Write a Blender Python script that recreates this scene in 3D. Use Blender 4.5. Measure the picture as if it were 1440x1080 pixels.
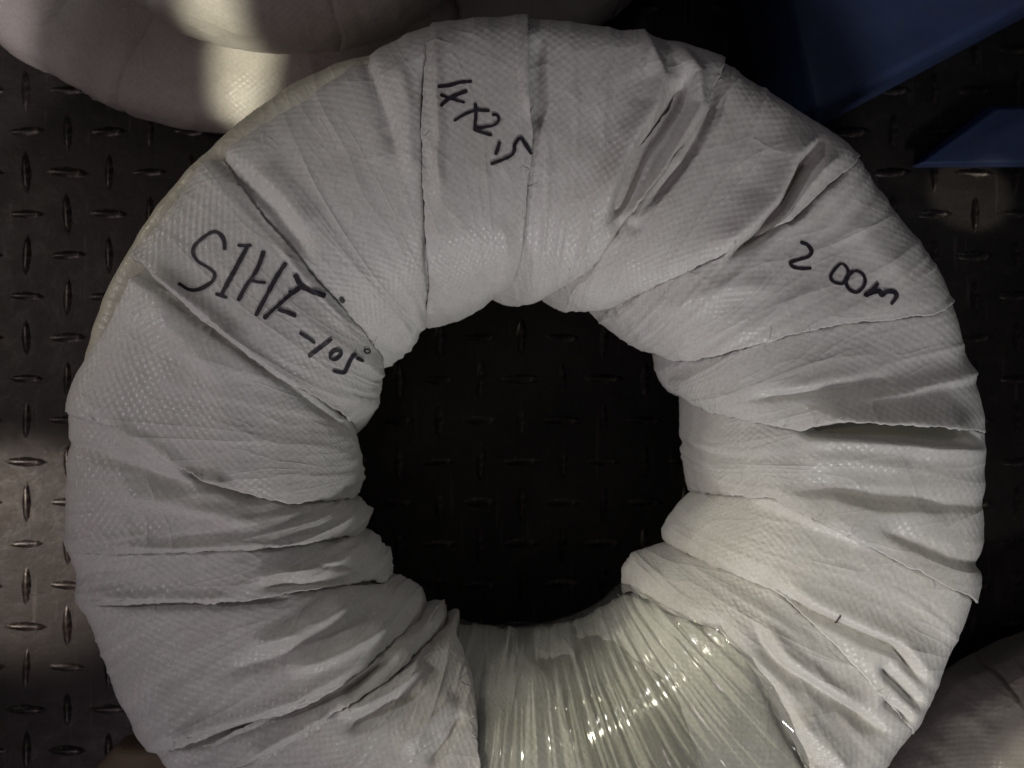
import bpy, math, random
import numpy as np
from mathutils import Vector
from mathutils.bvhtree import BVHTree

for o in list(bpy.data.objects):
    bpy.data.objects.remove(o)
random.seed(7)
RNG = np.random.default_rng(11)
SC = bpy.context.scene
COL = SC.collection

# ------------------------------------------------------------------ camera
F_PX, PX, PY = 1210.0, 720.0, 540.0          # focal length / principal point in photo pixels
CAM = np.array([-0.0052, 0.0384, 0.507])
cd = bpy.data.cameras.new('camera')
cam = bpy.data.objects.new('camera', cd)
COL.objects.link(cam)
cam.location = CAM
cd.sensor_width = 36.0
cd.lens = 36.0 * F_PX / 1440.0
cd.clip_start = 0.01
cd.clip_end = 50
cd.dof.use_dof = True
cd.dof.focus_distance = 0.338
cd.dof.aperture_fstop = 16.0
SC.camera = cam

# ------------------------------------------------------------------ world, exposure
w = bpy.data.worlds.new('World')
SC.world = w
w.use_nodes = True
w.node_tree.nodes['Background'].inputs[0].default_value = (1.0, 0.90, 0.96, 1)
w.node_tree.nodes['Background'].inputs[1].default_value = 0.034
SC.view_settings.view_transform = 'Standard'
SC.view_settings.look = 'None'
SC.view_settings.exposure = 0.0
SC.view_settings.gamma = 1.0


def aim(o, target):
    o.rotation_euler = (Vector(target) - o.location).to_track_quat('-Z', 'Y').to_euler()


def spot(name, loc, target, power, size_deg, blend, radius, col):
    l = bpy.data.lights.new(name, 'SPOT')
    l.energy, l.spot_size, l.spot_blend = power, math.radians(size_deg), blend
    l.shadow_soft_size, l.color = radius, col
    o = bpy.data.objects.new(name, l)
    COL.objects.link(o)
    o.location = loc
    aim(o, target)
    return o


# soft grey work-light on the left, weaker ones and added fill spots round about, a low warm lamp from the upper left
spot('work_light_key', (-0.95, 0.26, 0.80), (0.11, -0.02, 0.14), 9.0, 22, 1.0, 0.05, (1.0, 0.97, 0.99))
spot('work_light_front', (0.18, -0.98, 0.78), (0.06, 0.02, 0.14), 22.0, 27, 1.0, 0.10, (0.98, 0.985, 0.98))
spot('right_fill_spot', (1.00, -0.12, 0.74), (0.0, 0.02, 0.14), 3.2, 18, 1.0, 0.06, (0.95, 1.0, 0.97))  # added fill, brightens the left inner slope of the hole

spot('room_light', (-0.60, -0.75, 1.05), (0.0, -0.05, 0.10), 4.6, 44, 0.8, 0.14, (1.0, 0.82, 0.92))
spot('warm_lamp', (-0.68, 0.10, 0.93), (0.115, -0.10, 0.15), 20.0, 14.5, 1.0, 0.03, (1.0, 0.96, 0.74))
spot('rim_lamp', (-1.05, 0.62, 0.40), (-0.12, 0.08, 0.13), 5.0, 16, 1.0, 0.03, (1.0, 0.95, 0.70))
spot('floor_patch_spot', (-0.75, -0.02, 0.62), (-0.300, -0.062, 0.0), 17.0, 11, 0.6, 0.012, (1.0, 0.86, 0.74))  # added spot, its cone shapes the lit patch on the left floor
spot('floor_fill_spot', (-0.85, 0.20, 0.70), (-0.32, 0.06, 0.0), 3.0, 28, 1.0, 0.05, (1.0, 0.87, 0.82))  # added wide fill that lifts the dark floor at the left
o_ = spot('back_band_spot', (-0.25, -0.35, 1.05), (-0.146, 0.215, 0.06), 55.0, 6.2, 0.7, 0.010, (1.0, 0.98, 0.76))  # added narrow spot, shapes the bright band on the back coils
o_.scale = (0.30, 1, 1)
spot('back_patch_spot', (-0.55, -0.25, 1.05), (-0.355, 0.255, 0.05), 15.0, 10.3, 0.22, 0.010, (1.0, 0.91, 0.93))  # added spot, its cone edge cuts the pale patch at top left
spot('corner_fill_spot', (0.62, -0.95, 0.75), (0.265, -0.205, 0.05), 17.0, 11, 1.0, 0.05, (1.0, 0.94, 0.84))  # added fill to brighten the corner coil
spot('blue_fill_spot', (0.50, 1.05, 0.90), (0.26, 0.36, 0.08), 2.6, 16, 0.8, 0.04, (0.85, 0.9, 1.0))  # added fill for the blue box top, leaves its near sides dark
spot('gap_patch_spot', (0.75, -0.05, 0.75), (0.265, 0.150, 0.0), 5.0, 2.8, 0.35, 0.004, (1.0, 0.88, 0.74))  # added spot in place of light falling through a gap


# ------------------------------------------------------------------ numpy noise
class Noise:
    def __init__(self, seed):
        self.t = np.random.default_rng(seed).random(4096) * 2 - 1

    def h(self, i, j, k):
        return self.t[(i * 73856093 ^ j * 19349663 ^ k * 83492791) & 4095]

    def __call__(self, x, y, z=None):
        x = np.asarray(x, float)
        y = np.asarray(y, float)
        z = np.zeros_like(x) if z is None else np.asarray(z, float) + np.zeros_like(x)
        i, j, k = np.floor(x).astype(np.int64), np.floor(y).astype(np.int64), np.floor(z).astype(np.int64)
        f, g, e = x - i, y - j, z - k
        f, g, e = [q * q * q * (q * (q * 6 - 15) + 10) for q in (f, g, e)]
        r = 0
        for a in (0, 1):
            for b in (0, 1):
                for c in (0, 1):
                    wt = (f if a else 1 - f) * (g if b else 1 - g) * (e if c else 1 - e)
                    r = r + wt * self.h(i + a, j + b, k + c)
        return r


N1, N2, N3 = Noise(1), Noise(2), Noise(3)


def smooth(a, b, x):
    t = np.clip((x - a) / (b - a), 0, 1)
    return t * t * (3 - 2 * t)


# ------------------------------------------------------------------ pixels of the photograph <-> the place
def project(p):
    d = CAM[2] - p[..., 2]
    return np.stack([PX + F_PX * (p[..., 0] - CAM[0]) / d, PY - F_PX * (p[..., 1] - CAM[1]) / d], -1)


def at(px, py, z):
    d = CAM[2] - z
    return np.array([CAM[0] + (px - PX) * d / F_PX, CAM[1] - (py - PY) * d / F_PX, z])


# ------------------------------------------------------------------ materials
def mat(name):
    m = bpy.data.materials.new(name)
    m.use_nodes = True
    nt = m.node_tree
    return m, nt, nt.nodes['Principled BSDF']


def nd(nt, typ, **kw):
    n = nt.nodes.new(typ)
    for k, v in kw.items():
        setattr(n, k, v)
    return n


def mth(nt, op, a, b=None, c=None):
    n = nt.nodes.new('ShaderNodeMath')
    n.operation = op
    for i, v in enumerate((a, b, c)):
        if v is None:
            continue
        if isinstance(v, (int, float)):
            n.inputs[i].default_value = v
        else:
            nt.links.new(v, n.inputs[i])
    return n.outputs[0]


def ramp(nt, fac, stops):
    r = nt.nodes.new('ShaderNodeValToRGB')
    el = r.color_ramp.elements
    while len(el) < len(stops):
        el.new(0.5)
    for e, (p, c) in zip(el, stops):
        e.position = p
        e.color = (*c, 1) if len(c) == 3 else c
    nt.links.new(fac, r.inputs[0])
    return r.outputs[0]


def noise_tex(nt, vec, scale, detail=4, rough=0.55, dist=0.0):
    n = nt.nodes.new('ShaderNodeTexNoise')
    n.inputs['Scale'].default_value = scale
    n.inputs['Detail'].default_value = detail
    n.inputs['Roughness'].default_value = rough
    n.inputs['Distortion'].default_value = dist
    nt.links.new(vec, n.inputs['Vector'])
    return n.outputs['Fac']


def mixc(nt, fac, a, b, mode='MIX'):
    n = nt.nodes.new('ShaderNodeMix')
    n.data_type = 'RGBA'
    n.blend_type = mode
    if isinstance(fac, (int, float)):
        n.inputs[0].default_value = fac
    else:
        nt.links.new(fac, n.inputs[0])
    for v, i in ((a, 6), (b, 7)):
        if isinstance(v, tuple):
            n.inputs[i].default_value = (*v, 1)
        else:
            nt.links.new(v, n.inputs[i])
    return n.outputs[2]


def woven(name, base, stain, rough=0.40, weave=1.0, stain_amt=0.5):
    """white woven plastic tape cloth: flat tapes over and under, faint dirt"""
    m, nt, bs = mat(name)
    uv = nd(nt, 'ShaderNodeUVMap').outputs[0]
    tc = nd(nt, 'ShaderNodeTexCoord').outputs['Object']
    sep = nd(nt, 'ShaderNodeSeparateXYZ')
    # slightly wandering tapes
    wob = nt.nodes.new('ShaderNodeTexNoise')
    wob.inputs['Scale'].default_value = 40
    nt.links.new(uv, wob.inputs['Vector'])
    vm = nd(nt, 'ShaderNodeVectorMath', operation='MULTIPLY_ADD')
    nt.links.new(wob.outputs['Color'], vm.inputs[0])
    vm.inputs[1].default_value = (0.0016, 0.0016, 0)
    nt.links.new(uv, vm.inputs[2])
    nt.links.new(vm.outputs[0], sep.inputs[0])
    k = math.pi / 0.0017
    su = mth(nt, 'SINE', mth(nt, 'MULTIPLY', sep.outputs[0], k))
    sv = mth(nt, 'SINE', mth(nt, 'MULTIPLY', sep.outputs[1], k))
    wv = mth(nt, 'MULTIPLY', su, sv)
    patch = ramp(nt, noise_tex(nt, tc, 26, 2), [(0.36, (0.45,) * 3), (0.64, (1,) * 3)])
    wv = mth(nt, 'MULTIPLY', wv, patch)
    fine = noise_tex(nt, uv, 420, 3)
    crump = noise_tex(nt, tc, 75, 5, 0.6, 0.4)
    h = mth(nt, 'ADD', mth(nt, 'MULTIPLY', wv, 0.14 * weave), mth(nt, 'MULTIPLY', fine, 0.30))
    h = mth(nt, 'ADD', h, mth(nt, 'MULTIPLY', crump, 1.3))
    for sc_, ax, am in ((34, 0.22, 3.2), (80, 0.30, 1.3), (30, 1.0, 1.6)):      # pinched creases, mostly along the strip
        mp = nd(nt, 'ShaderNodeMapping')
        mp.inputs['Scale'].default_value = (1.0, ax, 1.0)
        mp.inputs['Rotation'].default_value = (0, 0, 0.25 if ax < 1 else 0.9)
        mp.inputs['Location'].default_value = (sc_ * 0.13, 0.7, 0)
        nt.links.new(uv, mp.inputs['Vector'])
        va = nd(nt, 'ShaderNodeVectorMath', operation='ADD')
        oi0 = nd(nt, 'ShaderNodeObjectInfo')
        nt.links.new(mp.outputs[0], va.inputs[0])
        nt.links.new(mth(nt, 'MULTIPLY', oi0.outputs['Random'], 9.0), va.inputs[1])
        q = noise_tex(nt, va.outputs[0], sc_, 1, 0.5, 0.8)
        rd = mth(nt, 'SUBTRACT', 1.0, mth(nt, 'ABSOLUTE', mth(nt, 'MULTIPLY_ADD', q, 2.6, -1.3)))
        rd = mth(nt, 'POWER', mth(nt, 'MAXIMUM', rd, 0.0), 7.0)
        h = mth(nt, 'ADD', h, mth(nt, 'MULTIPLY', rd, am * 0.36))
    bp = nd(nt, 'ShaderNodeBump')
    bp.inputs['Strength'].default_value = 0.62
    bp.inputs['Distance'].default_value = 0.0006
    nt.links.new(h, bp.inputs['Height'])
    nt.links.new(bp.outputs[0], bs.inputs['Normal'])
    bp2 = nd(nt, 'ShaderNodeBump')
    bp2.inputs['Strength'].default_value = 0.8
    bp2.inputs['Distance'].default_value = 0.0006
    nt.links.new(mth(nt, 'ADD', mth(nt, 'MULTIPLY', wv, 0.42 * weave), mth(nt, 'MULTIPLY', crump, 0.8)), bp2.inputs['Height'])
    nt.links.new(bp2.outputs[0], bs.inputs['Coat Normal'])
    bs.inputs['Coat Weight'].default_value = 0.36
    bs.inputs['Coat Roughness'].default_value = 0.28
    s1 = ramp(nt, noise_tex(nt, tc, 9, 6, 0.62, 0.6), [(0.42, (0, 0, 0)), (0.72, (1, 1, 1))])
    s2 = ramp(nt, noise_tex(nt, tc, 60, 6, 0.7, 0.2), [(0.50, (0, 0, 0)), (0.80, (1, 1, 1))])
    sf = mth(nt, 'MULTIPLY', mth(nt, 'ADD', mth(nt, 'MULTIPLY', s1, 0.7), mth(nt, 'MULTIPLY', s2, 0.45)), stain_amt)
    c = mixc(nt, sf, base, stain)
    g1 = ramp(nt, noise_tex(nt, tc, 700, 3, 0.8), [(0.30, (0.80, 0.79, 0.78)), (0.70, (1, 1, 1))])
    c = mixc(nt, 1.0, c, g1, 'MULTIPLY')
    oi = nd(nt, 'ShaderNodeObjectInfo')
    hv = nd(nt, 'ShaderNodeHueSaturation')
    nt.links.new(mth(nt, 'MULTIPLY_ADD', oi.outputs['Random'], 0.16, 0.92), hv.inputs['Value'])
    nt.links.new(c, hv.inputs['Color'])
    # tapes differ a little in tone
    tape = mth(nt, 'MULTIPLY_ADD', mth(nt, 'MULTIPLY', wv, patch), 0.035 * weave, 1.0)
    vmul = nd(nt, 'ShaderNodeVectorMath', operation='SCALE')
    nt.links.new(hv.outputs[0], vmul.inputs[0])
    nt.links.new(tape, vmul.inputs['Scale'])
    nt.links.new(vmul.outputs[0], bs.inputs['Base Color'])
    nt.links.new(mth(nt, 'MULTIPLY_ADD', crump, 0.25, rough + 0.05), bs.inputs['Roughness'])
    bs.inputs['Specular IOR Level'].default_value = 0.3
    return m


M_WRAP = woven('woven_white', (0.655, 0.64, 0.625), (0.42, 0.38, 0.34))
M_WRAP_GREEN = woven('woven_under_film', (0.70, 0.695, 0.655), (0.52, 0.51, 0.46), weave=0.7, rough=0.5)
M_BACK = woven('woven_dirty_shaded', (0.58, 0.535, 0.505), (0.33, 0.28, 0.25), rough=0.55, weave=1.0, stain_amt=0.7)  # white cloth darkened to look shaded, with dirt stains on it
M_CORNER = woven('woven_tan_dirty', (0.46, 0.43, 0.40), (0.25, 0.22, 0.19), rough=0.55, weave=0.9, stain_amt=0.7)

m, nt, bs = mat('black_marker')
tc = nd(nt, 'ShaderNodeTexCoord').outputs['Object']
nt.links.new(ramp(nt, noise_tex(nt, tc, 500, 3), [(0.35, (0.010, 0.008, 0.014)), (0.75, (0.035, 0.03, 0.04))]), bs.inputs['Base Color'])
bs.inputs['Roughness'].default_value = 0.55
M_INK = m

m, nt, bs = mat('cable_rubber')
bs.inputs['Base Color'].default_value = (0.25, 0.24, 0.2, 1)
M_CABLE = m

# dark chequered steel plate
m, nt, bs = mat('steel_plate')
tc = nd(nt, 'ShaderNodeTexCoord').outputs['Object']
n1 = noise_tex(nt, tc, 14, 8, 0.65, 0.5)
n2 = noise_tex(nt, tc, 90, 6, 0.7)
c = ramp(nt, n1, [(0.30, (0.014, 0.012, 0.011)), (0.55, (0.028, 0.024, 0.022)), (0.78, (0.060, 0.050, 0.043))])
c = mixc(nt, ramp(nt, n2, [(0.5, (0, 0, 0)), (0.75, (0.6,) * 3)]), c, (0.055, 0.045, 0.038))
nt.links.new(c, bs.inputs['Base Color'])
bs.inputs['Metallic'].default_value = 0.35
nt.links.new(mth(nt, 'MULTIPLY_ADD', n2, 0.5, 0.25), bs.inputs['Roughness'])
bp = nd(nt, 'ShaderNodeBump')
bp.inputs['Distance'].default_value = 0.0008
bp.inputs['Strength'].default_value = 0.5
nt.links.new(mth(nt, 'ADD', n2, n1), bp.inputs['Height'])
nt.links.new(bp.outputs[0], bs.inputs['Normal'])
grit = ramp(nt, noise_tex(nt, tc, 420, 4, 0.8), [(0.60, (0, 0, 0)), (0.74, (0.8,) * 3)])
mps = nd(nt, 'ShaderNodeMapping')
mps.inputs['Scale'].default_value = (1.0, 0.06, 1.0)
mps.inputs['Rotation'].default_value = (0, 0, 0.5)
nt.links.new(tc, mps.inputs['Vector'])
scr = ramp(nt, noise_tex(nt, mps.outputs[0], 300, 2, 0.6, 0.3), [(0.64, (0, 0, 0)), (0.72, (0.5,) * 3)])
c2_ = mixc(nt, grit, c, (0.11, 0.095, 0.08))
nt.links.new(mixc(nt, scr, c2_, (0.09, 0.08, 0.075)), bs.inputs['Base Color'])
M_STEEL = m


m, nt, bs = mat('worn_lug_steel')
tc = nd(nt, 'ShaderNodeTexCoord').outputs['Object']
n2 = noise_tex(nt, tc, 260, 4, 0.7)
nt.links.new(ramp(nt, n2, [(0.35, (0.018, 0.015, 0.014)), (0.55, (0.035, 0.03, 0.027)), (0.72, (0.14, 0.12, 0.105))]), bs.inputs['Base Color'])
bs.inputs['Metallic'].default_value = 0.55
nt.links.new(mth(nt, 'MULTIPLY_ADD', n2, 0.3, 0.18), bs.inputs['Roughness'])
M_LUG = m


def film_mat(name, tint, haze, gloss):
    m, nt, bs = mat(name)
    nt.nodes.remove(bs)
    out = nt.nodes['Material Output']
    uv = nd(nt, 'ShaderNodeUVMap').outputs[0]
    mp = nd(nt, 'ShaderNodeMapping')
    mp.inputs['Scale'].default_value = (1.0, 0.035, 1.0)
    mp.inputs['Rotation'].default_value = (0, 0, 0.10)
    nt.links.new(uv, mp.inputs['Vector'])
    st = noise_tex(nt, mp.outputs[0], 230, 1, 0.5, 0.3)
    st2 = noise_tex(nt, uv, 45, 2, 0.5, 0.8)
    bp = nd(nt, 'ShaderNodeBump')
    bp.inputs['Strength'].default_value = 0.9
    bp.inputs['Distance'].default_value = 0.0022
    nt.links.new(mth(nt, 'ADD', st, mth(nt, 'MULTIPLY', st2, 0.25)), bp.inputs['Height'])
    tr = nd(nt, 'ShaderNodeBsdfTransparent')
    tr.inputs[0].default_value = (*tint, 1)
    gl = nd(nt, 'ShaderNodeBsdfGlossy')
    gl.inputs['Roughness'].default_value = 0.11
    gl.inputs['Color'].default_value = (1.0, 1.0, 0.97, 1)
    df = nd(nt, 'ShaderNodeBsdfDiffuse')
    df.inputs['Color'].default_value = (0.64, 0.65, 0.60, 1)
    nt.links.new(bp.outputs[0], gl.inputs['Normal'])
    nt.links.new(bp.outputs[0], df.inputs['Normal'])
    m1 = nd(nt, 'ShaderNodeMixShader')
    hz = ramp(nt, st, [(0.4, (haze * 0.5,) * 3), (0.75, (haze * 1.8,) * 3)])
    nt.links.new(hz, m1.inputs[0])
    nt.links.new(tr.outputs[0], m1.inputs[1])
    nt.links.new(df.outputs[0], m1.inputs[2])
    m2 = nd(nt, 'ShaderNodeMixShader')
    lw = nd(nt, 'ShaderNodeLayerWeight')
    lw.inputs['Blend'].default_value = 0.35
    nt.links.new(bp.outputs[0], lw.inputs['Normal'])
    nt.links.new(mth(nt, 'MULTIPLY_ADD', lw.outputs['Fresnel'], 0.6, gloss), m2.inputs[0])
    nt.links.new(m1.outputs[0], m2.inputs[1])
    nt.links.new(gl.outputs[0], m2.inputs[2])
    nt.links.new(m2.outputs[0], out.inputs['Surface'])
    return m


M_FILM = film_mat('stretch_film', (0.976, 0.98, 0.972), 0.02, 0.03)

m, nt, bs = mat('blue_plastic')
tc = nd(nt, 'ShaderNodeTexCoord').outputs['Object']
c = ramp(nt, noise_tex(nt, tc, 22, 8, 0.7, 0.3), [(0.3, (0.024, 0.042, 0.12)), (0.7, (0.045, 0.075, 0.18))])
nt.links.new(c, bs.inputs['Base Color'])
dirt = ramp(nt, noise_tex(nt, tc, 70, 8, 0.75, 0.5), [(0.5, (0, 0, 0)), (0.8, (0.7,) * 3)])
nt.links.new(mixc(nt, dirt, c, (0.06, 0.06, 0.07)), bs.inputs['Base Color'])
bpb = nd(nt, 'ShaderNodeBump')
bpb.inputs['Distance'].default_value = 0.002
bpb.inputs['Strength'].default_value = 0.5
nt.links.new(noise_tex(nt, tc, 18, 6, 0.6, 0.8), bpb.inputs['Height'])
nt.links.new(bpb.outputs[0], bs.inputs['Normal'])
bs.inputs['Roughness'].default_value = 0.6
M_BLUE = m

m, nt, bs = mat('lit_floor_tan')  # tan of the added block, imitates floor in light
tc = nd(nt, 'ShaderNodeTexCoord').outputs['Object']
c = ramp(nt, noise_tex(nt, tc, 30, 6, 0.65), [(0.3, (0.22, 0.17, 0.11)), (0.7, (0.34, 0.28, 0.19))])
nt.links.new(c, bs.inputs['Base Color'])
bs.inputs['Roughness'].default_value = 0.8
M_LIT_FLOOR = m


# ------------------------------------------------------------------ helpers
def mesh_obj(name, verts, faces, material, parent=None, uv=None, smooth_shade=True):
    me = bpy.data.meshes.new(name)
    me.from_pydata([tuple(v) for v in verts], [], [tuple(f) for f in faces])
    if smooth_shade:
        me.polygons.foreach_set('use_smooth', [True] * len(me.polygons))
    if uv is not None:
        l = me.uv_layers.new(name='UVMap')
        idx = np.zeros(len(me.loops), np.int32)
        me.loops.foreach_get('vertex_index', idx)
        l.data.foreach_set('uv', np.asarray(uv, np.float32)[idx].ravel())
    me.materials.append(material)
    me.update()
    o = bpy.data.objects.new(name, me)
    COL.objects.link(o)
    o.parent = parent
    return o


def empty(name, loc=(0, 0, 0)):
    o = bpy.data.objects.new(name, None)
    o.empty_display_size = 0.02
    o.location = loc
    COL.objects.link(o)
    return o


def tag(o, label=None, cat=None, group=None, kind=None):
    for k, v in (('label', label), ('category', cat), ('group', group), ('kind', kind)):
        if v:
            o[k] = v
    return o


# ------------------------------------------------------------------ floor and its raised lugs
FS = 3.0
floor = mesh_obj('floor', [(-FS, -FS, 0), (FS, -FS, 0), (FS, FS, 0), (-FS, FS, 0)], [(0, 1, 2, 3)], M_STEEL, smooth_shade=False)
tag(floor, kind='structure')


def lug_shape(L=0.0118, W=0.0026, H=0.0011, n=8):
    base, top = [], []
    for i in range(n):
        a = 2 * math.pi * i / n
        ca, sa = math.cos(a), math.sin(a)
        x = L * ca
        y = W * math.copysign(abs(sa) ** 1.4, sa)
        base.append((x * 1.06, y * 1.25, -0.0002))
        top.append((x * 0.72, y * 0.55, H))
    v = base + top
    f = [(i, (i + 1) % n, n + (i + 1) % n, n + i) for i in range(n)] + [tuple(range(n, 2 * n))]
    return v, f


lv, lf = lug_shape()
lug_mesh = {}
for ori in (0, 1):
    vv = [(x, y, z) if ori == 0 else (-y, x, z) for x, y, z in lv]
    o = mesh_obj('tread_lug', vv, lf, M_LUG, floor)
    lug_mesh[ori] = o.data
    bpy.data.objects.remove(o)
pitch = 58.0 * CAM[2] / F_PX
o0 = at(37, 417, 0)
cells = []
for i in range(-24, 60):
    for j in range(-36, 36):
        x, y = o0[0] + i * pitch, o0[1] + j * pitch
        p = project(np.array([x, y, 0.0]))
        rho = math.hypot(x, y)
        cells.append((x, y, (i + j) & 1, p, rho))


def in_view(p, rho):
    if not (-40 < p[0] < 1480 and -40 < p[1] < 1120):
        return False
    d = math.hypot(p[0] - 737, p[1] - 665)
    return d < 285 or d > 600


near = [c for c in cells if in_view(c[3], c[4])]
near.sort(key=lambda c: (c[3][0] - 60) ** 2 + (0.4 * (c[3][1] - 500)) ** 2)
near = near[:300]
keys = {(round(c[0], 5), round(c[1], 5)) for c in near}
for x, y, ori, p, rho in near:
    o = bpy.data.objects.new('tread_lug', lug_mesh[ori])
    o.location = (x + random.gauss(0, 0.0002), y + random.gauss(0, 0.0002), random.uniform(-0.0003, 0.0001))
    o.rotation_euler = (0, 0, random.gauss(0, 0.03))
    o.scale = (random.uniform(0.92, 1.08), random.uniform(0.9, 1.1), random.uniform(0.7, 1.15))
    COL.objects.link(o)
    o.parent = floor
V, Fc = [], []
for x, y, ori, p, rho in cells:
    if (round(x, 5), round(y, 5)) in keys:
        continue
    b = len(V)
    V += [((vx if ori == 0 else -vy) + x, (vy if ori == 0 else vx) + y, vz) for vx, vy, vz in lv]
    Fc += [tuple(b + q for q in f) for f in lf]
tag(mesh_obj('far_tread_lugs', V, Fc, M_LUG, floor), kind='stuff')


# ------------------------------------------------------------------ wrapped coils
class Profile:
    """cross-section of a wrapped coil, walked from the outer foot over the top into the hole and back"""

    def __init__(self, rc, a, b, zb, n_out, n_in):
        self.rc, self.a, self.b, self.zc, self.no, self.ni = rc, a, b, zb + b, n_out, n_in
        ph = np.linspace(-math.pi / 2, 1.5 * math.pi, 8001)
        n = np.where(np.cos(ph) >= 0, n_out, n_in)
        r = rc + a * np.sign(np.cos(ph)) * np.abs(np.cos(ph)) ** (2 / n)
        z = self.zc + b * np.sign(np.sin(ph)) * np.abs(np.sin(ph)) ** (2 / n)
        ds = np.hypot(np.diff(r), np.diff(z))
        s = np.concatenate([[0], np.cumsum(ds)])
        self.length = s[-1]
        s /= s[-1]
        self.s = np.linspace(0, 1, 1201)
        self.r = np.interp(self.s, s, r)
        self.z = np.interp(self.s, s, z)
        tr, tz = np.gradient(self.r), np.gradient(self.z)
        l = np.hypot(tr, tz)
        self.nr, self.nz = tz / l, -tr / l
        k = np.ones(25) / 25
        for nm in ('nr', 'nz'):
            q = getattr(self, nm)
            q = np.convolve(np.concatenate([q[-25:], q, q[:25]]), k, 'same')[25:-25]
            setattr(self, nm, q)

    def ev(self, s, q):
        return np.interp(s % 1.0, self.s, getattr(self, q))

    def inside(self, rho, z):
        n = self.no if rho > self.rc else self.ni
        return abs((rho - self.rc) / self.a) ** n + abs((z - self.zc) / self.b) ** n

    def hit(self, px, py):
        """the point of the coil under a photo pixel as (theta, s)"""
        best = None
        for z in np.linspace(self.zc + self.b, self.zc - self.b * 0.6, 900):
            p = at(px, py, z)
            v = self.inside(math.hypot(p[0], p[1]), z)
            if best is None or v < best[0]:
                best = (v, p)
            if v <= 1:
                break
        p = best[1]
        rho = math.hypot(p[0], p[1])
        i = np.argmin((self.r - rho) ** 2 + (self.z - p[2]) ** 2)
        return math.atan2(p[1], p[0]) % (2 * math.pi), self.s[i]


def seam_from_pixels(prof, pts):
    q = [prof.hit(x, y) for x, y in pts]
    th = np.unwrap([t for t, s in q])
    s = np.array([s for t, s in q])
    o = np.argsort(s)
    return s[o], th[o]


def poly_dist(pix, poly):
    """signed distance to a polyline and how far along; positive = right-hand side of travel in the picture"""
    P = np.asarray(poly, float)
    best = np.full(pix.shape[:-1], 1e9)
    sd = np.zeros_like(best)
    tt = np.zeros_like(best)
    seg = np.hypot(*(P[1:] - P[:-1]).T)
    cum = np.concatenate([[0], np.cumsum(seg)])
    for i in range(len(P) - 1):
        d = P[i + 1] - P[i]
        q = pix - P[i]
        t = np.clip((q @ d) / (d @ d), 0, 1)
        e = q - t[..., None] * d
        dist = np.hypot(e[..., 0], e[..., 1])
        cr = d[0] * q[..., 1] - d[1] * q[..., 0]
        mk = dist < best
        best = np.where(mk, dist, best)
        sd = np.where(mk, np.where(cr >= 0, dist, -dist), sd)
        tt = np.where(mk, (cum[i] + t * seg[i]) / cum[-1], tt)
    return sd, tt


def s_grid(n_vis, n_hid, s0=0.16, s1=0.74):
    a = np.linspace(s0, s1, n_vis)
    b = np.linspace(s1, 1 + s0, n_hid + 2)[1:-1]
    return np.concatenate([a, b])          # closed: last row joins the first


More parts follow.
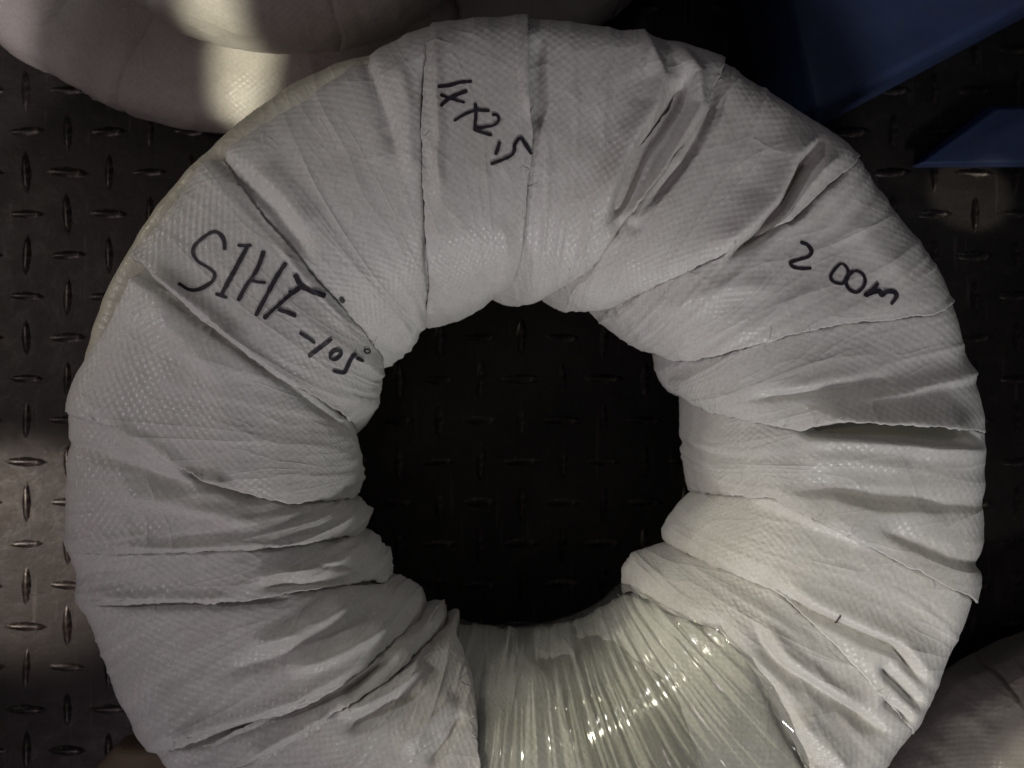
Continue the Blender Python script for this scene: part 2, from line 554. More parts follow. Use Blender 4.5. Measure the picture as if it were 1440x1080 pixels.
def strip_mesh(prof, name, mate, parent, lo, hi, top_lo, top_hi, seed, nu=84, n_vis=170, n_hid=36,
               feats=(), wrinkle=1.0, ext=0.013, extra=0.0, bulge=0.0062, fray=1.0, edge_lift=1.0, dent=None):
    S = s_grid(n_vis, n_hid)
    sm = S % 1.0
    tl = np.interp(sm, lo[0], lo[1])
    thh = np.interp(sm, hi[0], hi[1])
    R = prof.ev(sm, 'r')
    # frayed cut edges wander and step
    fr = (N1(S * 60, seed * 3.1) * 0.0005 + N2(S * 400, seed * 1.7) * 0.0004) * fray
    fr2 = (N1(S * 60, seed * 5.3 + 9) * 0.0005 + N2(S * 400, seed * 2.9 + 5) * 0.0004) * fray
    tl = tl + fr / R
    thh = thh + fr2 / R
    el = ext / R
    a = tl - (0 if top_lo else el)
    b = thh + (0 if top_hi else el)
    u = np.linspace(0, 1, nu)
    u = u - 0.06 * np.sin(2 * np.pi * u) / (2 * np.pi)
    TH = a[:, None] + (b - a)[:, None] * u[None, :]
    SS = np.repeat(S[:, None], nu, 1)
    sM = SS % 1.0
    w = np.clip((TH - tl[:, None]) / (thh - tl)[:, None], -0.3, 1.3)
    pr, pz = prof.ev(sM, 'r'), prof.ev(sM, 'z')
    nr, nz = prof.ev(sM, 'nr'), prof.ev(sM, 'nz')
    wc = np.clip(w, 0, 1)
    dl = (TH - tl[:, None]) * pr
    dh = (thh[:, None] - TH) * pr
    h = np.zeros_like(TH) + extra
    base_top, base_low = 0.0023, 0.0004
    hl = base_top if top_lo else base_low
    hh = base_top if top_hi else base_low
    h += hl + (hh - hl) * smooth(0, 1, wc)
    for top, d, sd in ((top_lo, dl, 1.0), (top_hi, dh, 2.0)):
        if top:                                    # edge lies down on its neighbour, lifting here and there
            lift = np.clip(0.15 + N1(S * 9, seed + sd * 13.3), 0, 1)[:, None] * 0.0018 * edge_lift
            e = np.exp(-(np.maximum(d, 0) / 0.004) ** 2)
            h += e * (lift - 0.0011)
        else:
            h -= 0.0022 * smooth(0.001, -0.004, d)
    # taut between its seams outside, bulging between them in the hole
    g_in = np.exp(-((sM - prof_in(prof)) / 0.14) ** 2)
    g_out = np.exp(-((sM - prof_out(prof)) / 0.10) ** 2)
    hump = np.sin(np.pi * wc)
    h += bulge * g_in * (hump ** 0.7 - 0.35) - 0.0020 * g_out * hump
    if dent:
        td = np.degrees(TH) % 360
        h -= dent * smooth(102, 122, td) * smooth(172, 158, td) * np.exp(-((sM - prof_out(prof) + 0.02) / 0.085) ** 2)
    if dent:          # the turns sag into the hole at the lower right
        h += 0.0105 * np.exp(-((np.degrees(TH) % 360 - 319) / 17) ** 2) * np.exp(-((sM - prof_in(prof)) / 0.085) ** 2)
    # tension wrinkles running with the strip
    X = TH * 0.14
    amp = 0.35 + 0.65 * np.clip(N2(S * 5 + seed, seed * 7.7)[:, None] + N3(X * 40, SS * 4, seed) + 0.3, 0, 1.4)
    amp = amp * (0.55 + 0.8 * g_in + 0.5 * g_out)
    skew = N1(SS * 3.2, X * 0 + seed * 0.37) * 1.2 + N2(SS * 8, X * 6 + seed) * 0.35
    wr = 0
    for f, aa, sh in ((95, 0.0011, 0.0), (210, 0.00055, 3.0), (430, 0.00022, 7.0)):
        q = N3(X * f + skew * (f / 95), SS * 5 + sh, seed * 1.9 + sh)
        wr = wr + aa * ((1 - np.abs(q)) ** 3 - 0.3)
    h += wr * amp * wrinkle
    xyz = np.stack([pr * np.cos(TH), pr * np.sin(TH), pz], -1)
    h += 0.0006 * N1(xyz[..., 0] * 34, xyz[..., 1] * 34, xyz[..., 2] * 34 + seed) * wrinkle
    h += 0.00035 * N2(xyz[..., 0] * 95, xyz[..., 1] * 95, xyz[..., 2] * 95 + seed) * wrinkle
    # folds copied from the photograph, in the places where they lie on the cloth
    if feats:
        pos = np.stack([(pr + nr * h) * np.cos(TH), (pr + nr * h) * np.sin(TH), pz + nz * h], -1)
        pix = project(pos)
        vis = (smooth(0.12, 0.2, sM) * smooth(0.78, 0.7, sM))
        for ft in feats:
            poly, am, wa, wb = ft[:4]
            only = ft[4] if len(ft) > 4 else None
            if only and name_key(seed) not in only:
                continue
            sd, tt = poly_dist(pix, poly)
            env = smooth(-0.001, 0.22, tt) * smooth(1.001, 0.78, tt)
            jig = N1(tt * 7, tt * 0 + am * 1000 + poly[0][0]) * 1.6
            sd2 = sd + jig
            ea, eb = (1.25 if wa < 7 else 1.8), (1.25 if wb < 7 else 1.8)
            pf = np.where(sd2 > 0, np.exp(-(np.abs(sd2) / wa) ** ea), np.exp(-(np.abs(sd2) / wb) ** eb))
            h += 1.0 * am * env * pf * vis
    r = pr + nr * h
    P = np.stack([r * np.cos(TH), r * np.sin(TH), pz + nz * h], -1)
    # turned-down lips give the exposed edges a thickness
    cols = [P]
    uvx = [(TH - TH.mean()) * prof.rc]
    hlip = h - 0.0008
    L = np.stack([(pr + nr * hlip) * np.cos(TH), (pr + nr * hlip) * np.sin(TH), pz + nz * hlip], -1)
    if top_lo:
        cols.insert(0, L[:, :1])
        uvx.insert(0, uvx[0][:, :1] - 0.0008)
    if top_hi:
        cols.append(L[:, -1:])
        uvx.append(uvx[-1][:, -1:] + 0.0008)
    P = np.concatenate(cols, 1)
    U = np.concatenate(uvx, 1)
    ns, nc = P.shape[:2]
    uv = np.stack([U, np.repeat((S * prof.length)[:, None], nc, 1)], -1)
    idx = np.arange(ns * nc).reshape(ns, nc)
    nx = np.roll(idx, -1, 0)
    faces = np.stack([idx[:, :-1], idx[:, 1:], nx[:, 1:], nx[:, :-1]], -1).reshape(-1, 4)
    o = mesh_obj(name, P.reshape(-1, 3), faces.tolist(), mate, parent, uv.reshape(-1, 2))
    return o


_pi = {}


def prof_in(p):
    return p.s[np.argmin(p.r)]


def prof_out(p):
    return p.s[np.argmax(p.r + 0.6 * p.z)]


KEYS = {}


def name_key(seed):
    return KEYS.get(seed)


# ---- main coil: seams read off the photograph, from the hole outwards
MAIN = Profile(0.1338, 0.0535, 0.060, 0.0545, 6.0, 2.8)
SEAMS = [
    ('F', [(965, 560), (1040, 588), (1125, 606), (1150, 596), (1185, 591), (1250, 597), (1300, 600), (1383, 608)], '+'),
    ('E', [(925, 497), (1050, 488), (1150, 462), (1250, 450), (1310, 445), (1335, 428)], '+'),
    ('D', [(815, 437), (900, 410), (960, 385), (1010, 362), (1110, 310), (1195, 235)], '+'),
    ('C', [(750, 421), (800, 395), (835, 372), (920, 260), (985, 170), (1015, 95)], '+'),
    ('B', [(690, 432), (725, 385), (735, 345), (740, 280), (750, 200), (744, 140), (742, 25)], '+'),
    ('A', [(602, 466), (600, 440), (598, 300), (597, 130), (606, 25)], '-'),
    ('Q', [(540, 525), (535, 497), (480, 430), (410, 350), (360, 290), (312, 225)], '+'),
    ('P', [(512, 615), (500, 600), (400, 530), (300, 460), (200, 372)], '-'),
    ('O', [(500, 700), (400, 708), (340, 692), (260, 660), (165, 600), (108, 585)], '-'),
    ('N', [(505, 752), (420, 765), (300, 772), (105, 775)], '-'),
    ('M', [(545, 818), (400, 835), (240, 845), (108, 843)], '-'),
    ('L', [(592, 868), (480, 965), (330, 1020), (205, 1055)], '-'),
    ('T', [(625, 882), (560, 945), (467, 1003), (333, 1078), (285, 1105)], '-'),
    ('K', [(640, 900), (664, 960), (668, 1000), (676, 1080), (700, 1280)], '-'),
    ('J', [(885, 845), (950, 868), (1010, 885), (1050, 930), (1090, 990), (1130, 1080), (1185, 1190)], '+'),
    ('H', [(950, 770), (1090, 830), (1140, 875), (1230, 970), (1290, 1035)], '+'),
    ('G', [(965, 690), (1090, 700), (1180, 750), (1260, 790), (1365, 845)], '+'),
]

# folds: polyline in photo pixels, height (m), width on the right-hand / left-hand side of travel, strips it is on
FOLDS = [
    # pocket over the seam below "200m"
    ([(1120, 606), (1170, 590), (1250, 596), (1300, 598), (1380, 604)], 0.0080, 8, 26, ('FE',)),
    ([(1115, 610), (1160, 603), (1250, 606), (1310, 610), (1395, 616)], -0.0105, 11, 20, ('GF',)),
    ([(1110, 612), (1200, 618), (1300, 627), (1395, 634)], 0.0050, 12, 4, ('GF',)),
    ([(1040, 565), (1080, 560), (1140, 552), (1260, 530)], -0.0024, 4, 9),
    ([(1080, 552), (1140, 545), (1230, 528)], 0.0016, 8, 14),
    ([(1180, 567), (1280, 553), (1340, 535), (1420, 510)], 0.0022, 6, 16),
    ([(1120, 650), (1180, 645), (1290, 660)], 0.0020, 10, 22),
    ([(1080, 688), (1160, 690), (1240, 705), (1310, 712), (1420, 716)], -0.0022, 6, 18),
    ([(1150, 700), (1230, 718), (1340, 720)], 0.0020, 22, 7),
    ([(1040, 690), (1090, 705), (1150, 735), (1240, 770)], 0.0024, 7, 24),
    ([(1225, 738), (1290, 765), (1340, 788), (1420, 805)], -0.0026, 8, 16),
    # right bottom creases
    ([(1085, 825), (1140, 860), (1190, 885), (1260, 915), (1310, 975)], -0.0050, 5, 8),
    ([(1085, 815), (1140, 850), (1195, 874), (1265, 903), (1318, 955)], 0.0026, 5, 22),
    ([(1235, 935), (1270, 970), (1300, 1000)], -0.0045, 5, 9),
    ([(1240, 985), (1270, 1005), (1285, 1020)], -0.0035, 5, 7),
    ([(1056, 865), (1075, 910), (1110, 945), (1190, 995), (1260, 1040)], -0.0048, 12, 6),
    ([(1075, 870), (1105, 920), (1150, 955), (1220, 995)], 0.0030, 14, 12),
    ([(1110, 1000), (1150, 1040), (1200, 1090)], 0.0032, 14, 20),
    ([(1060, 940), (1110, 1040), (1150, 1090)], -0.0032, 8, 14),
    # the two big open folds at the upper right
    ([(885, 15), (912, 62), (935, 110), (925, 150), (895, 195), (872, 250), (845, 330)], 0.0048, 24, 5, ('CB',)),
    ([(975, 95), (950, 145), (908, 205), (882, 255), (852, 325)], -0.0085, 10, 10, ('CB',)),
    ([(940, 50), (980, 105), (985, 150), (955, 200), (925, 250), (870, 325)], 0.0046, 8, 9, ('CB',)),
    ([(1005, 80), (1000, 150), (960, 225), (900, 300)], -0.0030, 6, 8, ('DC',)),
    ([(1000, 372), (1050, 335), (1095, 285), (1120, 225), (1158, 188)], 0.0060, 4, 26, ('DC', 'ED')),
    ([(1012, 368), (1062, 332), (1106, 285), (1130, 235), (1165, 195)], -0.0078, 8, 8, ('DC', 'ED')),
    ([(1060, 342), (1110, 300), (1150, 245), (1185, 215)], 0.0040, 6, 9, ('DC',)),
    ([(1105, 318), (1150, 262), (1195, 232)], -0.0050, 6, 7, ('ED',)),
    ([(1190, 300), (1240, 360), (1290, 400)], 0.0020, 20, 30, ('ED',)),
    ([(890, 430), (960, 425), (1020, 405), (1100, 400)], 0.0018, 14, 16),
    ([(900, 330), (880, 310), (860, 330)], -0.0016, 8, 8),
    # top
    ([(612, 40), (612, 130), (616, 200), (616, 300)], 0.0022, 6, 8, ('BA',)),
    ([(596, 75), (597, 170), (598, 260), (600, 420)], -0.0040, 4, 7, ('AQ',)),
    ([(740, 30), (736, 100), (742, 170)], 0.0022, 6, 14, ('BA',)),
    ([(760, 40), (756, 110), (758, 190)], -0.0026, 12, 7, ('CB',)),
    ([(470, 10), (512, 75), (540, 150), (566, 235)], -0.0026, 12, 6),
    ([(560, 70), (575, 150), (580, 260)], 0.0020, 14, 8),
    ([(700, 300), (715, 360), (700, 420)], 0.0014, 12, 12),
    # left
    ([(265, 185), (335, 247), (385, 295), (445, 375)], -0.0028, 8, 14),
    ([(355, 235), (400, 280), (440, 330)], 0.0022, 10, 24),
    ([(380, 330), (440, 400), (500, 470)], 0.0012, 7, 10, ('QP',)),
    ([(165, 350), (215, 392), (260, 428), (300, 455), (335, 485)], -0.0048, 12, 5, ('PO',)),
    ([(205, 376), (250, 412), (300, 452), (350, 490)], 0.0034, 4, 14, ('QP',)),
    ([(280, 445), (340, 485), (400, 530), (460, 574), (515, 615)], 0.0022, 4, 10, ('QP',)),
    ([(280, 452), (340, 493), (400, 538), (460, 582), (515, 622)], -0.0030, 6, 5, ('PO',)),
    ([(205, 415), (240, 460), (300, 520), (330, 545)], 0.0018, 18, 22),
    ([(145, 590), (200, 620), (240, 645), (275, 662)], 0.0022, 8, 10),
    ([(70, 615), (140, 638), (200, 660), (290, 692)], -0.0030, 16, 7),
    ([(250, 655), (290, 678), (330, 690), (385, 700)], -0.0045, 8, 5, ('ON',)),
    ([(225, 660), (270, 672), (330, 682)], 0.0040, 7, 9, ('PO',)),
    ([(140, 695), (200, 700), (300, 720), (380, 740)], 0.0018, 10, 14),
    ([(130, 772), (250, 771), (400, 766), (500, 752)], 0.0020, 5, 8, ('ON',)),
    ([(350, 812), (420, 802), (490, 790)], 0.0030, 6, 8),
    ([(360, 826), (430, 822), (520, 805)], -0.0030, 6, 6),
    ([(400, 800), (460, 796), (510, 796)], -0.0022, 5, 6),
    ([(110, 846), (200, 850), (320, 850), (420, 840)], -0.0036, 5, 5, ('ML',)),
    ([(110, 838), (220, 842), (340, 841)], 0.0018, 4, 10, ('NM',)),
    ([(340, 910), (420, 890), (500, 845)], 0.0028, 9, 12),
    ([(300, 950), (380, 930), (470, 890), (545, 840)], -0.0026, 10, 12),
    ([(400, 945), (470, 925), (560, 875)], 0.0030, 9, 10),
    ([(210, 1060), (300, 1038), (400, 1005), (480, 975), (560, 915)], -0.0046, 8, 4, ('LT',)),
    ([(210, 1052), (320, 1018), (420, 985), (520, 930)], 0.0020, 4, 12, ('ML',)),
    ([(350, 1065), (430, 1020), (470, 998)], 0.0026, 7, 10),
    ([(470, 1005), (530, 985), (585, 950), (600, 925)], 0.0045, 8, 14),
    ([(480, 1030), (540, 1000), (600, 965)], -0.0040, 9, 9),
    ([(480, 985), (520, 950), (560, 915)], -0.0038, 8, 8),
    ([(560, 1060), (610, 1010), (640, 970)], 0.0030, 12, 16),
    ([(600, 1080), (630, 1040), (655, 1000)], -0.0026, 8, 8),
]

coil = tag(empty('cable_coil', (0, 0, 0)),
           'large cable coil bandaged in white woven strips with black marker writing on three strips', 'cable coil')

core_S = np.linspace(0, 1, 61)[:-1]
core_T = np.linspace(0, 2 * math.pi, 129)[:-1]
cr = MAIN.ev(core_S, 'r') - MAIN.ev(core_S, 'nr') * 0.005
cz = MAIN.ev(core_S, 'z') - MAIN.ev(core_S, 'nz') * 0.005
cv = [(r * math.cos(t), r * math.sin(t), z) for t in core_T for r, z in zip(cr, cz)]
nS, nT = len(core_S), len(core_T)
cf = [(i * nS + j, ((i + 1) % nT) * nS + j, ((i + 1) % nT) * nS + (j + 1) % nS, i * nS + (j + 1) % nS)
      for i in range(nT) for j in range(nS)]
mesh_obj('cable_bundle', cv, cf, M_CABLE, coil)

seams = []
for nm, pts, sg in SEAMS:
    s, th = seam_from_pixels(MAIN, pts)
    seams.append([nm, s, th, sg])
for i in range(1, len(seams)):               # angles rise round the coil
    prev = seams[i - 1][2].mean()
    while seams[i][2].mean() < prev - 0.3:
        seams[i][2] = seams[i][2] + 2 * math.pi
strips = {}
for i in range(len(seams)):
    lo = seams[i]
    hi = seams[(i + 1) % len(seams)]
    tb = hi[2] + (2 * math.pi if i == len(seams) - 1 else 0)
    KEYS[i] = lo[0] + hi[0]
    key = lo[0] + hi[0]
    film = key == 'KJ'
    o = strip_mesh(MAIN, 'wrap_strip', M_WRAP_GREEN if film else M_WRAP, coil, (lo[1], lo[2]), (hi[1], tb),
                   lo[3] == '+', hi[3] == '-', i, feats=FOLDS, wrinkle=1.0 if not film else 0.8, dent=0.0040,
                   extra=-0.0010 if film else 0.0, nu=150 if film else 104 if key in ('GF', 'FE', 'ED', 'DC', 'CB', 'AQ', 'TK') else 84)
    strips[key] = o
strips['TK']['label'] = 'last white woven strip with a torn loose end beside the film'

# a pale yellow under layer shows along the outer shoulder at the upper left
uT = np.radians(np.linspace(100, 176, 160))
so = prof_out(MAIN)
uS = np.linspace(so - 0.15, so + 0.06, 40)
TT, UU = np.meshgrid(uT, uS, indexing='ij')
deg = np.degrees(TT)
hh_ = -0.0012 + 0.0006 * N1(TT * 30, UU * 20) - 0.005 * (1 - smooth(100, 118, deg) * smooth(176, 162, deg)) - 0.006 * smooth(so + 0.0, so + 0.05, UU) - 0.004 * smooth(so - 0.1, so - 0.15, UU)
rr_ = MAIN.ev(UU, 'r') + MAIN.ev(UU, 'nr') * hh_
uP = np.stack([rr_ * np.cos(TT), rr_ * np.sin(TT), MAIN.ev(UU, 'z') + MAIN.ev(UU, 'nz') * hh_], -1)
ui = np.arange(uP.shape[0] * uP.shape[1]).reshape(uP.shape[:2])
uf = np.stack([ui[:-1, :-1], ui[1:, :-1], ui[1:, 1:], ui[:-1, 1:]], -1).reshape(-1, 4)
M_YELLOW = woven('woven_pale_yellow', (0.58, 0.55, 0.45), (0.42, 0.38, 0.29), weave=0.3)
under = mesh_obj('under_wrap', uP.reshape(-1, 3), uf.tolist(), M_YELLOW, coil, np.stack([TT * 0.19, UU * MAIN.length], -1).reshape(-1, 2))
under['label'] = 'pale yellow under wrap showing along the outer rim'

# stretch film round the open stretch at the bottom
def shifted(sm, d):
    return (sm[1], sm[2] + d)


sK = next(s for s in seams if s[0] == 'K')
sJ = next(s for s in seams if s[0] == 'J')
f1 = strip_mesh(MAIN, 'stretch_film', M_FILM, coil, shifted(sK, -0.10), shifted(sJ, -0.30), False, True, 40,
                wrinkle=0.7, extra=0.0002, bulge=0.002, nu=120, ext=0.0, dent=0.004)
f2 = strip_mesh(MAIN, 'stretch_film', M_FILM, coil, shifted(sK, 0.35), shifted(sJ, 0.015), True, True, 41,
                wrinkle=0.8, extra=0.0010, bulge=0.002, nu=120, ext=0.0, dent=0.004)
for f in (f1, f2):
    f['label'] = 'clear greenish stretch film wound over the bare stretch of the coil'

# ------------------------------------------------------------------ handwriting, lying on the cloth
dg_v, dg_f = [], []
for key in strips:
    me = strips[key].data
    b0 = len(dg_v)
    dg_v += [v.co.copy() for v in me.vertices]
    dg_f += [tuple(b0 + i for i in p.vertices) for p in me.polygons]
BVH = BVHTree.FromPolygons(dg_v, dg_f)
CV = Vector(CAM)


def on_cloth(px, py, lift=0.0003):
    d = (Vector(at(px, py, 0.0)) - CV).normalized()
    loc, nrm, i, dist = BVH.ray_cast(CV, d)
    if loc is None:
        return Vector(at(px, py, 0.17))
    return loc - d * lift


def catmull(pts, step=1.6):
    P = [np.array(p, float) for p in pts]
    out = []
    closed = np.allclose(P[0], P[-1]) and len(P) > 3
    for i in range(len(P) - 1):
        p1, p2 = P[i], P[i + 1]
        p0 = P[i - 1] if i > 0 else (P[-2] if closed else p1)
        p3 = P[i + 2] if i + 2 < len(P) else (P[1] if closed else p2)
        n = max(2, int(np.linalg.norm(p2 - p1) / step))
        for k in range(n):
            t = k / n
            out.append(0.5 * ((2 * p1) + (p2 - p0) * t + (2 * p0 - 5 * p1 + 4 * p2 - p3) * t * t + (3 * p1 - p0 - 3 * p2 + p3) * t ** 3))
    out.append(P[-1])
    return np.array(out)


def write(name, label, parent, origin, scale, strokes):
    V, Fc = [], []
    for si, (wd, pts) in enumerate(strokes):
        q = catmull([(origin[0] + x / scale, origin[1] + y / scale) for x, y in pts])
        t = np.gradient(q, axis=0)
        t /= np.maximum(np.hypot(*t.T), 1e-6)[:, None]
        nrm = np.stack([-t[:, 1], t[:, 0]], -1)
        n = len(q)
        k = np.arange(n)
        wv = wd * (0.92 + 0.16 * N1(k * 0.12, k * 0.0 + si * 3.3) + 0.10 * N2(k * 0.5, k * 0.0 + si))
        end = np.minimum(k, n - 1 - k)
        wv = wv * np.where(end == 0, 0.62, np.where(end == 1, 0.88, 1.0))
        b = len(V)
        for i in range(n):
            for f in (-0.5, -0.17, 0.17, 0.5):
                V.append(on_cloth(*(q[i] + nrm[i] * wv[i] * f), lift=0.00030 + 0.00004 * si))
        for i in range(n - 1):
            for j in range(3):
                a = b + i * 4 + j
                Fc.append((a, a + 4, a + 5, a + 1))
    o = mesh_obj(name, V, Fc, M_INK, parent)
    o['label'] = label
    return o


circ = lambda cx, cy, rx, ry: [(cx + rx * math.cos(a), cy + ry * math.sin(a)) for a in np.linspace(0, 2 * math.pi, 9)]
write('handwriting', 'black marker writing SIHF -105 degrees', strips['QP'], (220, 300), 4.235, [
    (5.6, [(405, 220), (400, 160), (370, 118), (330, 112), (270, 150), (225, 195), (218, 240), (245, 285), (310, 325), (345, 360),
           (335, 400), (290, 435), (240, 455), (190, 452), (130, 415)]),
    (6.4, [(545, 190), (470, 330), (385, 485)]), (5.0, [(482, 190), (525, 192), (566, 190)]), (5.6, [(350, 478), (385, 490), (420, 502)]),
    (6.0, [(640, 222), (600, 330), (535, 430), (485, 522)]), (5.0, [(560, 398), (600, 408), (652, 412)]),
    (6.4, [(772, 292), (715, 380), (655, 490), (590, 612)]),
    (6.6, [(870, 430), (790, 490), (700, 570), (638, 628)]), (8.2, [(825, 362), (860, 430), (920, 462), (1008, 492)]),
    (6.0, [(722, 572), (780, 590), (832, 614)]), (6.0, [(785, 462), (815, 470), (850, 450)]), (6.4, [(1094, 508), (1118, 532)]),
    (5.2, [(852, 710), (900, 742), (946, 774)]), (5.4, [(1046, 748), (980, 800), (905, 856)]),
    (5.0, [(1040, 870), (1035, 850), (1060, 820), (1095, 820), (1100, 840), (1075, 868), (1040, 870)]),
    (5.0, [(1192, 832), (1160, 870), (1135, 925), (1115, 950), (1050, 938)]), (5.4, [(1190, 858), (1236, 882)]),
    (2.6, circ(1257, 820, 17, 13))])
write('handwriting', 'black marker writing 1X X2.5', strips['BA'], (560, 80), 6.0, [
    (5.4, [(332, 252), (430, 240), (520, 215), (622, 206)]),
    (5.8, [(358, 415), (440, 345), (582, 284)]), (4.4, [(355, 320), (440, 350), (562, 386)]),
    (4.6, [(468, 542), (560, 485), (660, 450), (772, 455)]), (4.8, [(650, 388), (656, 480), (645, 600)]),
    (4.6, [(790, 490), (830, 490), (850, 530), (810, 575), (740, 590), (635, 602)]), (5.0, [(632, 606), (700, 635), (792, 660)]),
    (5.0, [(856, 712), (842, 770), (820, 828)]),
    (5.4, [(778, 905), (850, 880), (950, 835), (980, 790), (984, 740), (1030, 685), (1070, 735), (1128, 822)])])
write('handwriting', 'black marker writing 200m', strips['ED'], (1060, 300), 6.0, [
    (5.6, [(392, 243), (450, 265), (488, 320), (460, 365), (380, 390), (310, 415), (330, 450), (400, 465), (488, 462)]),
    (4.8, [(745, 425), (690, 465), (650, 530), (670, 575), (745, 592), (785, 540), (795, 480), (745, 425)]),
    (5.2, [(850, 485), (800, 530), (780, 590), (810, 645), (870, 665), (925, 620), (940, 560), (910, 505), (850, 485)]),
    (6.2, [(1052, 585), (1010, 635), (942, 692), (1000, 668), (1055, 655), (1082, 690), (1120, 662), (1180, 662), (1205, 700), (1158, 772)])])


# ------------------------------------------------------------------ loose threads on the cut edges
def thread(px, py, ang, length, mate, lift=0.0004, rad=0.00013):
    n = 7
    pts = []
    a = ang
    x, y = px, py
    for i in range(n):
        p = on_cloth(x, y, lift + 0.0012 * (i / n) ** 2)
        pts.append(p)
        x += math.cos(a) * length / n
        y += math.sin(a) * length / n
        a += random.gauss(0, 0.28)
    V, Fc = [], []
    for i, p in enumerate(pts):
        d = (pts[min(i + 1, n - 1)] - pts[max(i - 1, 0)]).normalized()
        e = d.cross(Vector((0, 0, 1))).normalized() * rad
        f = d.cross(e).normalized() * rad
        V += [p + e, p + f, p - e, p - f]
    for i in range(n - 1):
        for j in range(4):
            Fc.append((i * 4 + j, i * 4 + (j + 1) % 4, i * 4 + 4 + (j + 1) % 4, i * 4 + 4 + j))
    return mesh_obj('loose_thread', V, Fc, mate, coil)


for nm, pts, sg in SEAMS:
    if nm == 'K':
        continue
    for k in range(5 if nm in 'BGHCOQ' else 3):
        i = random.randrange(1, len(pts) - 1)
        t = random.random()
        a_, b_ = np.array(pts[i], float), np.array(pts[i + 1 if i + 1 < len(pts) else i], float)
        p = a_ + (b_ - a_) * t
        if p[1] > 1075:
            continue
        d = math.atan2(b_[1] - a_[1], b_[0] - a_[0]) + random.choice((-1, 1)) * random.uniform(0.1, 1.2)
        thread(p[0], p[1], d, random.uniform(7, 20), M_WRAP)
for k in range(9):
    t = random.random()
    thread(628 + 44 * t, 890 + 180 * t, random.uniform(-0.6, 1.2), random.uniform(8, 22), M_WRAP)
thread(1182, 866, 1.95, 15, M_INK, rad=0.00035)

# ------------------------------------------------------------------ neighbouring coils
def ring_coil(name, label, centre, prof, n, mate, seed0, group=None, lean=0.25):
    root = tag(empty(name, (centre[0], centre[1], 0)), label, 'cable coil', group)
    rr = np.random.default_rng(seed0)
    th = np.cumsum(rr.uniform(0.8, 1.2, n))
    th = (th / th[-1]) * 2 * math.pi
    s = np.linspace(0, 1, 9)
    cur = []
    for t in th:
        cur.append((s, t + lean * (s - 0.5) + rr.normal(0, 0.02, 9)))
    cr = prof.ev(core_S, 'r') - prof.ev(core_S, 'nr') * 0.004
    cz = prof.ev(core_S, 'z') - prof.ev(core_S, 'nz') * 0.004
    v = [(r * math.cos(t), r * math.sin(t), z) for t in core_T for r, z in zip(cr, cz)]
    mesh_obj('cable_bundle', v, cf, M_CABLE, root)
    for i in range(n):
        lo, hi = cur[i], cur[(i + 1) % n]
        hi = (hi[0], hi[1] + (2 * math.pi if i == n - 1 else 0))
        strip_mesh(prof, 'wrap_strip', mate, root, lo, hi, True, False, seed0 + 60 + i, nu=36, n_vis=70, n_hid=24,
                   wrinkle=1.9, bulge=0.002)
    return root


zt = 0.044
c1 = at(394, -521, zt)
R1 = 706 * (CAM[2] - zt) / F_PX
ring_coil('cable_coil', 'wide white wrapped coil at the top left, shade put into its colour, partly under the big written coil', c1,
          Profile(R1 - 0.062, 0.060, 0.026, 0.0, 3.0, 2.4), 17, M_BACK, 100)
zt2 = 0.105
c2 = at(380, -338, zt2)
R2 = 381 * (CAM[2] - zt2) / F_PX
ring_coil('cable_coil', 'smaller wrapped coil stacked on the wide shaded coil at the top edge', c2,
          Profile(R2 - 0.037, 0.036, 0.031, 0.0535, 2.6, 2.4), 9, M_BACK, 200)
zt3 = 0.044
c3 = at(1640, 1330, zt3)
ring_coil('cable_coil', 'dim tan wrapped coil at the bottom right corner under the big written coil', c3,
          Profile(0.175 - 0.052, 0.050, 0.026, 0.0, 3.0, 2.4), 14, M_CORNER, 300)


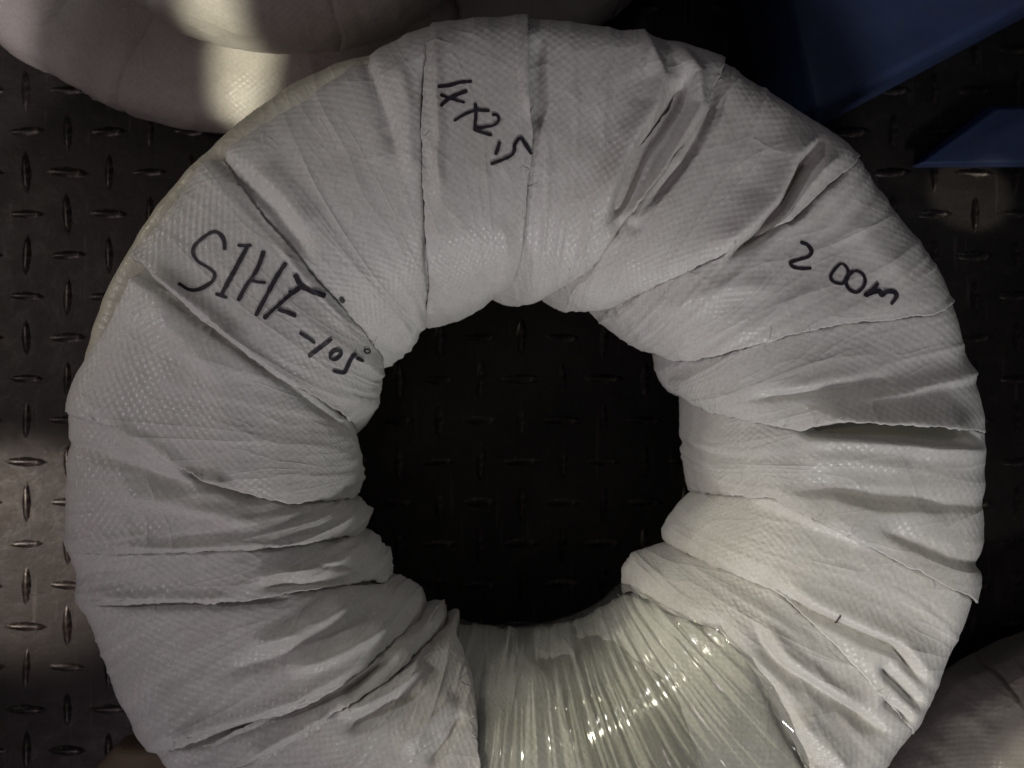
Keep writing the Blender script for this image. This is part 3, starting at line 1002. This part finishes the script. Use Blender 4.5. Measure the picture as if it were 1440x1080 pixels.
# ------------------------------------------------------------------ blue boxes and an added tan block at the edges
def lidded_box(name, label, cat, quad, z0, z1, lid, mate, group=None, over=0.006):
    """box from a four-cornered plan: body, overhanging lid with a raised panel"""
    q = np.array(quad, float)
    c = q.mean(0)
    root = tag(empty(name, (c[0], c[1], z0)), label, cat, group)

    def prism(nm, plan, a, b, bev, parent):
        q_ = np.array(plan) - c
        m_ = q_.mean(0)
        inn = m_ + (q_ - m_) * (1 - bev / np.linalg.norm(q_ - m_, axis=1, keepdims=True))
        rings = [(q_, a - z0), (q_, b - z0 - bev), (inn, b - z0)]
        v = [(x, y, z) for pl, z in rings for x, y in pl]
        f = [tuple(range(3, -1, -1))]
        for k in range(2):
            for i in range(4):
                j = (i + 1) % 4
                f.append((k * 4 + i, k * 4 + j, k * 4 + 4 + j, k * 4 + 4 + i))
        f.append((8, 9, 10, 11))
        o = mesh_obj(nm, v, f, mate, parent, smooth_shade=False)
        md = o.modifiers.new('bevel', 'BEVEL')
        md.width, md.segments, md.limit_method = min(0.003, bev), 3, 'ANGLE'
        return o
    d = q - c
    ln = np.linalg.norm(d, axis=1, keepdims=True)
    prism('body', c + d * (1 - over / ln), z0, z1 - lid, 0.002, root)
    prism('lid', q, z1 - lid, z1, 0.004, root)
    return root


zt = 0.085
p0, p1 = at(1150, 162, zt)[:2], at(1470, -8, zt)[:2]
u = (p1 - p0) / np.linalg.norm(p1 - p0)
n = np.array([-u[1], u[0]])
lidded_box('storage_box', 'dull blue plastic box with a slanting edge at the top right corner', 'box',
           [p0, p0 + u * 0.40, p0 + u * 0.40 + n * 0.26, p0 + n * 0.20 + u * 0.055], 0.0, zt, 0.03, M_BLUE, 'blue boxes at the top right')
zt = 0.014
q0, q1 = at(1285, 232, zt)[:2], at(1500, 232, zt)[:2]
lidded_box('storage_box', 'low dark blue box in shadow at the right edge, below the slanting blue box', 'box',
           [q0, q1, q1 + np.array([0.03, 0.035]), q0 + np.array([0.045, 0.035])], 0.0, zt, 0.006, M_BLUE, 'blue boxes at the top right')
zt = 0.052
k0 = [at(x, y, zt)[:2] for x, y in ((118, 1092), (158, 1052), (330, 1052), (330, 1200))]  # block added where a lit piece of floor would lie
lidded_box('lit_floor_block', 'added tan block standing in for lit floor, under the big coil at the bottom left', 'lit_floor_block',
           [k0[0], k0[3], k0[2], k0[1]], 0.0, zt, 0.02, M_LIT_FLOOR)
